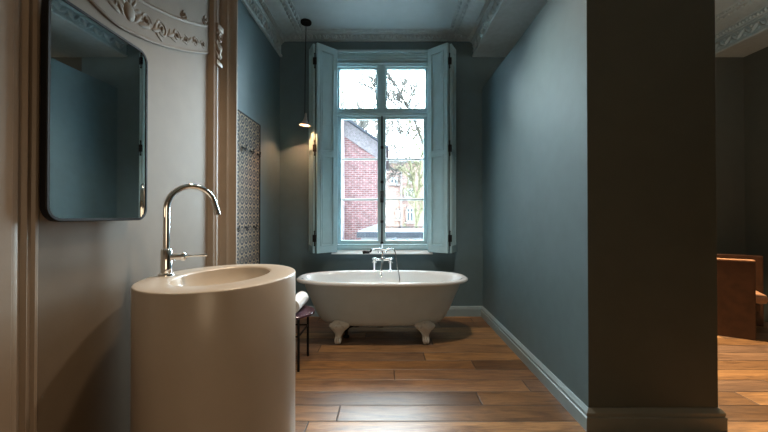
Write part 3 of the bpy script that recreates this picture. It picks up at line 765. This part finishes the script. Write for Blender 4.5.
# ------------------------------------------------------------------ patterned hook board on the left wall
HB0, HB1, HZ0, HZ1 = 2.62, 3.385, 0.125, 2.095
hb = thing('hook_board', 'tall blue and cream patterned board with black hooks on the teal wall', 'wall panel', (LEFT, (HB0 + HB1) / 2, HZ0))
obj('board', box(LEFT + 0.002, LEFT + 0.018, HB0 + 0.008, HB1 - 0.008, HZ0 + 0.008, HZ1 - 0.008), M['pattern'], hb)
bm = bmesh.new()
for a in ((HB0, HB0 + 0.012, HZ0, HZ1), (HB1 - 0.016, HB1, HZ0, HZ1), (HB0, HB1, HZ0, HZ0 + 0.012), (HB0, HB1, HZ1 - 0.012, HZ1)):
    add_box(bm, LEFT + 0.001, LEFT + 0.024, a[0], a[1], a[2], a[3], bev=0.002)
obj('board_edging', bm, M['black'], hb)['label'] = 'thin black edging'
def hook_mesh():
    bm = bmesh.new()
    add_lathe(bm, [(0.016, 0.0), (0.016, 0.004), (0.010, 0.008), (0, 0.009)], (0, 0, 0), 14, 'x')
    add_tube(bm, [(0.004, 0, 0), (0.030, 0, -0.004), (0.042, 0, -0.016), (0.048, 0, -0.006), (0.050, 0, 0.016)], [0.006, 0.006, 0.006, 0.0055, 0.005], 8)
    add_ball(bm, (0.050, 0, 0.020), 0.010, 1)
    add_tube(bm, [(0.02, 0, -0.004), (0.026, 0, -0.024), (0.036, 0, -0.034), (0.046, 0, -0.026)], [0.006, 0.0055, 0.005, 0.005], 8)
    add_ball(bm, (0.048, 0, -0.024), 0.008, 1)
    bmesh.ops.scale(bm, verts=bm.verts, vec=(0.62, 0.8, 0.8))
    bmesh.ops.translate(bm, verts=bm.verts, vec=(LEFT + 0.018, 2.980, 1.790))
    return bm
hk = obj('hook', hook_mesh(), M['iron'], hb, smooth=True)
hk['label'] = 'black iron double hook'
for y, z in ((3.145, 1.790), (3.315, 1.790), (2.81, 1.790), (3.03, 1.090), (3.225, 1.090), (2.85, 1.090)):
    c = hk.copy(); COL.objects.link(c); c.parent = hb; c.location = (0, y - 2.980, z - 1.790)

# ------------------------------------------------------------------ pendant lamp
LX, LY = -0.925, 3.785
lamp = thing('pendant_lamp', 'small cone pendant lamp hanging on a long black cord left of the window', 'lamp', (LX, LY, CEIL))
bm = bmesh.new(); add_lathe(bm, [(0.058, 0.0), (0.060, -0.004), (0.060, -0.022), (0.056, -0.027), (0, -0.029)], (LX + 0.012, LY, CEIL), 32)
obj('canopy', bm, M['black'], lamp, smooth=True, angle=40)
lz0 = 2.195
bm = bmesh.new(); add_tube(bm, [(LX + 0.012, LY, CEIL - 0.02), (LX + 0.004, LY, 2.9), (LX, LY, lz0 + 0.13)], 0.0042, 8)
obj('cord', bm, M['black'], lamp, smooth=True)
bm = bmesh.new()
pr = [(0.006, 0.140), (0.010, 0.132), (0.013, 0.10), (0.024, 0.055), (0.046, 0.018), (0.064, 0.0), (0.062, -0.001), (0.044, 0.014), (0.022, 0.050), (0.010, 0.096)]
rings = []
tilt = Matrix.Translation((LX, LY, lz0)) @ Matrix.Rotation(math.radians(5), 4, 'Y')
for r, h in pr:
    rings.append([tilt @ Vector((r * math.cos(2 * PI * k / 36), r * math.sin(2 * PI * k / 36), h)) for k in range(36)])
loft(bm, rings, (True, True))
obj('lamp_shade', bm, M['shade'], lamp, smooth=True, angle=50)
bm = bmesh.new(); add_ball(bm, (LX, LY, lz0 + 0.066), 0.011, 3)
obj('bulb', bm, M['bulb'], lamp, smooth=True)

# ------------------------------------------------------------------ stool with a rolled towel
TXs, TYs, TZs = -0.795, 2.775, 0.420
stl = thing('side_table', 'small round side table with purple stone top and thin black legs', 'table', (TXs, TYs, 0))
bm = bmesh.new(); add_lathe(bm, [(0.188, -0.020), (0.196, -0.016), (0.196, -0.004), (0.192, 0.0), (0, 0.0)], (TXs, TYs, TZs), 48)
obj('table_top', bm, M['stone'], stl, smooth=True, angle=40)
LG = ((0.108, -0.150), (0.112, 0.140), (-0.112, 0.140), (-0.108, -0.150))
for a, b in LG:
    bm = bmesh.new(); add_tube(bm, [(TXs + a, TYs + b, 0), (TXs + a, TYs + b, TZs - 0.019)], 0.010, 10)
    obj('leg', bm, M['black'], stl, smooth=True)
bm = bmesh.new()
for (a, b), (c, d) in zip(LG, LG[1:] + LG[:1]):
    add_tube(bm, [(TXs + a, TYs + b, 0.265), (TXs + c, TYs + d, 0.265)], 0.007, 8)
obj('stretcher', bm, M['black'], stl, smooth=True)
bm = bmesh.new()      # towel rolled up, its spiral end towards the room
pts = []
turns, n = 3.2, 90
for i in range(n + 1):
    t = i / n; a = -PI / 2 - t * turns * 2 * PI; r = 0.058 - 0.047 * t
    pts.append((r * math.cos(a), r * math.sin(a)))
outer = []; inner = []
for i, (px, pz) in enumerate(pts):
    q = Vector((px, pz)); 
    nn = q.normalized(); outer.append(q + nn * 0.0065); inner.append(q - nn * 0.0065)
poly = outer + inner[::-1]
tx, ty, tz = -0.738, 2.76, TZs + 0.0655
A = []; segs = 5; y0t, y1t = ty - 0.115, ty + 0.185
for s in range(segs + 1):
    y = y0t + (y1t - y0t) * s / segs; k = 1.0
    A.append([bm.verts.new((tx + p.x * k, y, tz + p.y * k)) for p in poly])
m_ = len(poly)
for s in range(segs):
    for i in range(m_): bm.faces.new((A[s][i], A[s][(i + 1) % m_], A[s + 1][(i + 1) % m_], A[s + 1][i]))
nO = len(outer)
for ring in (A[0], A[-1]):
    for i in range(nO - 1): bm.faces.new((ring[i], ring[i + 1], ring[m_ - 2 - i], ring[m_ - 1 - i]))
tw = obj('rolled_towel', bm, M['towel'], None, smooth=True, angle=60, origin=(tx, ty, TZs))
tag(tw, 'white rolled towel lying on the purple stone side table', 'towel')

# ------------------------------------------------------------------ leather armchair in the room on the right
ac = thing('leather_armchair', 'brown leather box armchair with high flat sides, half hidden behind the partition', 'armchair', (3.3, 3.65, 0))
d = Vector((0.848, -0.53, 0)); n = Vector((0.53, 0.848, 0)); A0 = Vector((3.515, 3.262, 0))
def abox(s0, s1, w0, w1, z0, z1, bev):
    bm = bmesh.new(); add_box(bm, s0, s1, w0, w1, z0, z1, bev=bev)
    mat = Matrix(((d.x, n.x, 0, A0.x), (d.y, n.y, 0, A0.y), (0, 0, 1, 0), (0, 0, 0, 1)))
    bmesh.ops.transform(bm, matrix=mat, verts=bm.verts); return bm
WD = 0.66
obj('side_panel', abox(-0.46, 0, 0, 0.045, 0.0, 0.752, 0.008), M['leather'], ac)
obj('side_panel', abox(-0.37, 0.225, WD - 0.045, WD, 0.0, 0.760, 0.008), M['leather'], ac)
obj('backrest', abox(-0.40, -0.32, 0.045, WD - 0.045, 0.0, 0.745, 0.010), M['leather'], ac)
obj('top_roll', abox(-0.46, -0.002, -0.004, 0.049, 0.748, 0.768, 0.008), M['leather_l'], ac)['label'] = 'pale leather strip along the top edge'
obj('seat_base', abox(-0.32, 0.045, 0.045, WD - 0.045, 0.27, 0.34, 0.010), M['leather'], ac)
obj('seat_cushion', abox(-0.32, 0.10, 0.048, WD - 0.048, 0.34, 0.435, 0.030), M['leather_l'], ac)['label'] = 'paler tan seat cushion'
for s, w in ((-0.03, 0.10), (-0.03, WD - 0.10)):
    bm = bmesh.new(); c = A0 + d * s + n * w; add_tube(bm, [c, c + Vector((0, 0, 0.245))], 0.018, 10)
    obj('leg', bm, M['black'], ac, smooth=True)

# ------------------------------------------------------------------ outside
bm = bmesh.new()      # unseen outer wall, added tall to shade the buildings opposite; window left open
ey0, ey1 = BACK + 0.22, BACK + 0.34
add_box(bm, -16, WX0, ey0, ey1, -0.8, 15); add_box(bm, WX1, 16, ey0, ey1, -0.8, 15)
add_box(bm, WX0, WX1, ey0, ey1, -0.8, WZ0 - 0.03); add_box(bm, WX0, WX1, ey0, ey1, WZ1 + 0.02, 15)
struct('wall_exterior_blocker', bm, M['brick_pale'])
g = struct('yard_ground', box(-30, 30, BACK + 0.3, 60, -0.8, -0.75), M['ground'])

struct('bounce_slab', box(-7, 7, BACK + 0.34, 7.4, 0.20, 0.36), M['bounce_pale'])   # unseen pale slab added below the window to bounce daylight onto the ceiling

# red brick gable wall
bb = thing('brick_building', 'red brick gable wall with sloping slate verge, seen through the left panes', 'building', (-2.2, 10.0, -0.75))
Yb = 10.0
pk = P(330, 108.5, Yb); pe = P(384, 145.5, Yb)
sl = (pe.z - pk.z) / (pe.x - pk.x)
xr = P(382.0, 0, Yb).x
zz = lambda x: pk.z + sl * (x - pk.x)
ridge = -3.2
bm = bmesh.new()
xl = P(344.5, 0, Yb).x
add_prism(bm, [(xl, -0.75), (xr, -0.75), (xr, zz(xr) - 0.02), (xl, zz(xl) - 0.02)], Yb, Yb + 5.2, 'y')
obj('gable_wall', bm, M['brick'], bb)
bm = bmesh.new()
add_prism(bm, [(-6.4, -0.75), (xl, -0.75), (xl, zz(xl) - 0.02), (ridge, zz(ridge) - 0.02), (-6.4, zz(ridge) - 0.02 + (-6.4 - ridge) * -sl)], Yb - 0.12, Yb + 5.2, 'y')
obj('whitewashed_wall', bm, M['brick_pale'], bb)['label'] = 'paler whitewashed strip of wall'
bm = bmesh.new()      # slate-hung verge and roof
def sband(x0, x1, lo, hi, ya, yb): add_prism(bm, [(x0, zz(x0) + lo), (x1, zz(x1) + lo), (x1, zz(x1) + hi), (x0, zz(x0) + hi)], ya, yb, 'y')
sband(ridge, xr + 0.12, -0.52, -0.03, Yb - 0.045, Yb)
obj('slate_hanging', bm, M['slate'], bb)['label'] = 'grey slates hung below the roof edge'
bm = bmesh.new(); sband(ridge, xr + 0.2, -0.02, 0.045, Yb - 0.16, Yb + 5.3)
obj('roof', bm, M['fascia'], bb)
# flat roofed annex
an = thing('garden_annex', 'low white annex with blue-grey roof edge outside the lower panes', 'building', (0, 8.0, -0.75))
Ya = 8.0
p0 = P(356.5, 231.5, Ya); p1 = P(440, 237, Ya)
obj('roof_edge', box(p0.x, 2.6, Ya, Ya + 0.1, p1.z - 0.015, p0.z - 0.01, bev=0.004), M['fascia'], an)['label'] = 'blue-grey roof edge'
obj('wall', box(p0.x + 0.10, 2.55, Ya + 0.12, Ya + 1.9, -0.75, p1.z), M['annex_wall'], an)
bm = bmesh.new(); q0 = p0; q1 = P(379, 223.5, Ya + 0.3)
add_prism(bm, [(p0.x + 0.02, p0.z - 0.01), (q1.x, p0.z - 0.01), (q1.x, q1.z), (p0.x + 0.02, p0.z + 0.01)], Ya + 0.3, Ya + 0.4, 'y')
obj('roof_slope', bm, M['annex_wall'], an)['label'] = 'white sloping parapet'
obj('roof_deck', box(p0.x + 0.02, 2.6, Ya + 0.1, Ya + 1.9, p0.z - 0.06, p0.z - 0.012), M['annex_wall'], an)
# dark shrubs standing before the annex wall
def shrub(px, Y, wpx, top, bot, label):
    c = P(px, (top + bot) / 2, Y); w = wpx / F * Y / 2; h = (bot - top) / F * Y / 2
    bm = bmesh.new(); rnd = random.Random(int(px * 10))
    for k in range(90):
        a = rnd.uniform(0, 2 * PI); b = rnd.uniform(-1, 1); rr = rnd.uniform(0.3, 1)
        p = c + Vector((w * rr * math.cos(a) * math.sqrt(1 - b * b), 0.12 * rr * math.sin(a), h * b * rr))
        add_ball(bm, p, rnd.uniform(0.012, 0.024), 1, (1, 1, 0.5), Matrix.Rotation(rnd.uniform(0, PI), 4, 'Y') @ Matrix.Rotation(rnd.uniform(0, PI), 4, 'Z'))
    add_tube(bm, [(c.x, c.y, -0.75), (c.x, c.y, c.z)], 0.012, 6)
    o = obj('potted_shrub', bm, M['dark_leaf'], None, origin=(c.x, c.y, -0.75))
    return tag(o, label, 'shrub', 'dark shrubs below the annex roof')
shrub(393.5, 7.6, 11, 237.5, 243.0, 'dark shrub under the annex roof edge, leftmost in the right lower pane')
shrub(407.5, 7.6, 7, 237.5, 243.5, 'dark shrub under the annex roof edge, middle of the right lower pane')
shrub(418.5, 7.6, 7, 238.5, 242.5, 'dark shrub under the annex roof edge, rightmost in the right lower pane')

# pale brick house
hs = thing('brick_house', 'pale pink brick house with white windows behind the bare tree', 'house', (2.0, 19.0, -0.75))
Yh = 19.0
h0 = P(378, 158, Yh)
obj('facade', box(h0.x, P(412, 0, Yh).x + 1.6, Yh, Yh + 2.5, -0.75, P(0, 163, Yh).z), M['brick2'], hs)
obj('roof', box(h0.x - 0.1, P(412, 0, Yh).x + 1.7, Yh - 0.15, Yh + 2.5, P(0, 163, Yh).z, P(0, 160.5, Yh).z), M['slate'], hs)
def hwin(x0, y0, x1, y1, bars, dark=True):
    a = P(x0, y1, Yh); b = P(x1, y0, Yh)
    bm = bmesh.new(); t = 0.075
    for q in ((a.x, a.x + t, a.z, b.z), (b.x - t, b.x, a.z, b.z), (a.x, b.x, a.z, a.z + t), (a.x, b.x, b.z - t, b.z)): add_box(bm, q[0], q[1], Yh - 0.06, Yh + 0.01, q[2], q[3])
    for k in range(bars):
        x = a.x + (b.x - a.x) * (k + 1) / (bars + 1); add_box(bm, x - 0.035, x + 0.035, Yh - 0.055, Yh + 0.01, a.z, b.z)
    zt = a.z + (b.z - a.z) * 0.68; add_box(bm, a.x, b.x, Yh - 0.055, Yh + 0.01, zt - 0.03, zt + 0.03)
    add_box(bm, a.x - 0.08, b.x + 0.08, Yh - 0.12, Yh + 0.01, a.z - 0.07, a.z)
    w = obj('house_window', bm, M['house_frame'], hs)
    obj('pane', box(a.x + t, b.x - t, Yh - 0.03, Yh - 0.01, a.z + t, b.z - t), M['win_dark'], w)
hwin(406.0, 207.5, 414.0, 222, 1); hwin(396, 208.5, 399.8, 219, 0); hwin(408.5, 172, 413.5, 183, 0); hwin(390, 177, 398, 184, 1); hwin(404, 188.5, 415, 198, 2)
bm = bmesh.new(); pd = P(401.3, 165, Yh); add_tube(bm, [(pd.x, Yh - 0.08, -0.75), (pd.x, Yh - 0.08, pd.z)], 0.045, 8)
obj('downpipe', bm, M['slate'], hs, smooth=True)

# balcony railing with planting, between annex and house
rl = thing('garden_railing', 'dark garden railing and clipped hedge in front of the pink house', 'railing', (1.0, 13.0, -0.75))
Yr = 13.0
bm = bmesh.new()
for px in range(387, 428, 2):
    a = P(px, 232.5, Yr); b = P(px, 226.8, Yr); add_tube(bm, [(a.x, Yr, -0.75), (a.x, Yr, b.z)], 0.012, 6)
a = P(386, 226.8, Yr); b = P(428, 226.8, Yr); add_tube(bm, [a, b], 0.018, 6)
obj('bars', bm, M['iron'], rl)
bm = bmesh.new(); rnd = random.Random(4)
for k in range(170):
    px = rnd.choice([rnd.uniform(387, 398), rnd.uniform(402, 424)]); p = P(px, rnd.uniform(227.8, 233), Yr + 0.3 + rnd.uniform(-0.1, 0.1))
    add_ball(bm, p, rnd.uniform(0.03, 0.055), 1, (1, 1, 0.6))
add_box(bm, P(387, 0, Yr).x, P(398, 0, Yr).x, Yr + 0.22, Yr + 0.4, -0.75, P(0, 231, Yr).z); add_box(bm, P(402, 0, Yr).x, P(424, 0, Yr).x, Yr + 0.22, Yr + 0.4, -0.75, P(0, 231, Yr).z)
obj('hedge', bm, M['dark_leaf'], rl)

# bare trees
RMIN = 0.0145
def grow(bm, p, d, ln, r, depth, rnd, spread, up):
    n = 4; pts = [p.copy()]; rs = [r]; q = p.copy(); dd = d.copy()
    for i in range(n):
        dd = (dd + Vector((rnd.uniform(-1, 1), rnd.uniform(-0.5, 0.5), rnd.uniform(-0.6, 1) * up)) * 0.20).normalized()
        q = q + dd * ln / n; pts.append(q.copy()); rs.append(r * (1 - 0.4 * (i + 1) / n))
    add_tube(bm, pts, rs, 5 if r < 0.03 else 8, cap=False)
    if depth == 0: return
    kids = 3 if depth > 1 else 4
    for k in range(kids):
        t = rnd.uniform(0.35, 1.0) if k else 1.0
        i = min(int(t * n), n); b = pts[i]
        nd = (dd + Vector((rnd.uniform(-1, 1) * spread, rnd.uniform(-0.6, 0.6) * spread, rnd.uniform(-0.35, 0.8) * spread))).normalized()
        grow(bm, b, nd, ln * rnd.uniform(0.55, 0.78), max(rs[i] * rnd.uniform(0.6, 0.8), RMIN), depth - 1, rnd, spread, up)
def limb(bm, pts, r0, r1, rnd, twigs, depth=2, tl=0.55, tr=0.012, spread=1.0):
    pts = [Vector(p) for p in pts]; n = len(pts)
    rs = [1.4 * (r0 + (r1 - r0) * i / (n - 1)) for i in range(n)]
    add_tube(bm, pts, rs, 8, cap=True)
    for k in range(twigs):
        t = rnd.uniform(0.15, 1.0) * (n - 1); i = min(int(t), n - 2); b = pts[i].lerp(pts[i + 1], t - i)
        dr = (pts[i + 1] - pts[i]).normalized()
        nd = (dr * 0.6 + Vector((rnd.uniform(-1, 1), rnd.uniform(-0.5, 0.5), rnd.uniform(-0.5, 0.9))) * spread).normalized()
        grow(bm, b, nd, 1.4 * tl * rnd.uniform(0.5, 1.1), tr * 2.0, depth, rnd, 0.9, 0.5)

tr = thing('bare_tree', 'bare tree with yellow-green lichened trunk outside the right panes', 'tree', Vector((P(416, 0, 16.8).x, 16.8, -0.75)))
rnd = random.Random(11); Yt = 16.8
def TP(px, py, dy=0): return P(px, py, Yt + dy)
bm = bmesh.new()
base = Vector((TP(415.5, 0).x, Yt, -0.75))
limb(bm, [base, TP(416, 232), TP(417, 222), TP(420, 214), TP(425, 207), TP(432, 199)], 0.085, 0.03, rnd, 14, 2, 0.5, 0.012)
limb(bm, [TP(417, 222), TP(415.5, 210), TP(416.5, 198), TP(414, 186), TP(411.5, 172), TP(410, 158)], 0.07, 0.03, rnd, 22, 2, 0.55, 0.011)
limb(bm, [TP(416.5, 198), TP(420, 186), TP(420, 172), TP(421.5, 158), TP(424, 146), TP(422, 135)], 0.05, 0.022, rnd, 22, 2, 0.55, 0.011)
obj('trunk', bm, M['lichen'], tr, smooth=True)
bm = bmesh.new()
limb(bm, [TP(424, 146), TP(419, 132), TP(414, 119), TP(409, 108), TP(403, 98), TP(398, 88), TP(393, 80), TP(389, 75)], 0.060, 0.014, rnd, 46, 2, 0.60, 0.010)
limb(bm, [TP(409, 108), TP(409.5, 98), TP(412, 92), TP(415, 88)], 0.022, 0.010, rnd, 12, 2, 0.4, 0.008)
limb(bm, [TP(410, 158), TP(402, 150), TP(404, 138), TP(410, 128)], 0.03, 0.012, rnd, 20, 2, 0.6, 0.009)
limb(bm, [TP(414, 119), TP(404, 110), TP(396, 105), TP(389, 99), TP(380, 93)], 0.03, 0.010, rnd, 24, 2, 0.55, 0.008)
limb(bm, [TP(402, 150), TP(396, 152), TP(389, 160), TP(384, 165)], 0.025, 0.010, rnd, 16, 2, 0.55, 0.008)
limb(bm, [TP(410, 158), TP(400, 168), TP(393, 172), TP(388, 178)], 0.02, 0.008, rnd, 14, 2, 0.5, 0.008)
limb(bm, [TP(393, 80), TP(384, 80), TP(374, 78), TP(366, 75)], 0.016, 0.005, rnd, 20, 2, 0.42, 0.006)
limb(bm, [TP(389, 99), TP(380, 93), TP(372, 90), TP(366, 88)], 0.013, 0.005, rnd, 16, 2, 0.40, 0.006)
obj('branches', bm, M['bark'], tr, smooth=True)['label'] = 'grey-brown bare branches'
RMIN = 0.030
def far_tree(px, Y, top, label, seed):
    rnd = random.Random(seed); b = Vector((P(px, 0, Y).x, Y, -0.75)); hgt = P(0, top, Y).z + 0.75
    t = thing('bare_tree', label, 'tree', b, 'bare trees behind the gable')
    bm = bmesh.new(); grow(bm, b, Vector((0, 0, 1)), hgt * 0.46, 0.13, 0, rnd, 0.5, 1.0)
    obj('trunk', bm, M['bark'], t, smooth=True)
    bm = bmesh.new()
    for k in range(6):
        grow(bm, b + Vector((0, 0, hgt * rnd.uniform(0.34, 0.45))), Vector((rnd.uniform(-0.6, 0.6), rnd.uniform(-0.4, 0.4), 1)).normalized(), hgt * 0.27, 0.045, 4, rnd, 0.62, 0.9)
    obj('branches', bm, M['bark'], t, smooth=True)
far_tree(343, 22, 103, 'distant bare tree above the gable roof, leftmost', 3)
far_tree(361, 30, 102, 'distant bare tree above the gable roof, behind its middle', 5)
far_tree(378, 40, 99, 'distant bare tree above the gable roof, by the window post', 8)

# ------------------------------------------------------------------ light
w = bpy.data.worlds.new('overcast_sky'); scn.world = w; w.use_nodes = True
bg = w.node_tree.nodes['Background']; bg.inputs[0].default_value = (0.76, 0.92, 1.0, 1); bg.inputs[1].default_value = 29.0

def light(name, kind, loc, energy, col, size=0.1, **k):
    d = bpy.data.lights.new(name, kind); d.energy = energy; d.color = col
    if kind == 'AREA': d.size = size
    else: d.shadow_soft_size = size
    for a, b in k.items(): setattr(d, a, b)
    o = bpy.data.objects.new(name, d); COL.objects.link(o); o.location = loc
    return o
pt = light('window_portal', 'AREA', ((WX0 + WX1) / 2, BACK + 0.21, (WZ0 + WZ1) / 2), 1, (1, 1, 1), WX1 - WX0, shape='RECTANGLE', size_y=WZ1 - WZ0)
pt.rotation_euler = (-PI / 2, 0, 0); pt.data.cycles.is_portal = True
light('pendant_bulb_light', 'POINT', (LX, LY, lz0 + 0.046), 15, (1.0, 0.43, 0.19), 0.006)
def spot(name, loc, tgt, energy, col, angle, blend, size):
    o = light(name, 'SPOT', loc, energy, col, size, spot_size=math.radians(angle), spot_blend=blend)
    o.rotation_euler = (Vector(tgt) - Vector(loc)).to_track_quat('-Z', 'Y').to_euler(); return o
light('rear_warm_fill', 'POINT', (0.1, -0.6, 1.25), 17, (1.0, 0.74, 0.48), 0.40)  # unseen warm fill added behind the camera to lift the low wall and trim
light('right_room_fill', 'POINT', (2.9, 2.25, 2.5), 15, (1.0, 0.90, 0.78), 0.12)  # added fill without a fixture, brightens the far right cornice
spot('ceiling_lamp', (0.38, 2.50, 3.25), (0.40, 2.15, 0), 125, (1.0, 0.84, 0.70), 112, 0.9, 0.09)
spot('ceiling_lamp', (-0.38, 2.10, 3.25), (-0.66, 1.62, 0), 125, (1.0, 0.76, 0.52), 66, 1.0, 0.09)
spot('right_room_lamp', (2.75, 3.65, 3.05), (2.95, 2.5, 0), 800, (1.0, 0.74, 0.48), 74, 0.6, 0.10)

# ------------------------------------------------------------------ camera
cam = bpy.data.cameras.new('camera'); co = bpy.data.objects.new('camera', cam); COL.objects.link(co)
TH = 0.008
co.location = (0, 0, H); co.rotation_euler = (PI / 2 + TH, 0, 0)
cam.sensor_fit = 'HORIZONTAL'; cam.sensor_width = 36; cam.lens = 36 * F / 768
cam.shift_x = (384 - CX) / 768
cam.shift_y = (CY - (216 + F * math.tan(TH))) / 768
cam.clip_start = 0.02; cam.clip_end = 200
scn.camera = co
scn.view_settings.view_transform = 'Standard'; scn.view_settings.look = 'None'
scn.view_settings.gamma = 1; scn.view_settings.use_curve_mapping = False
scn.view_settings.exposure = 0.45
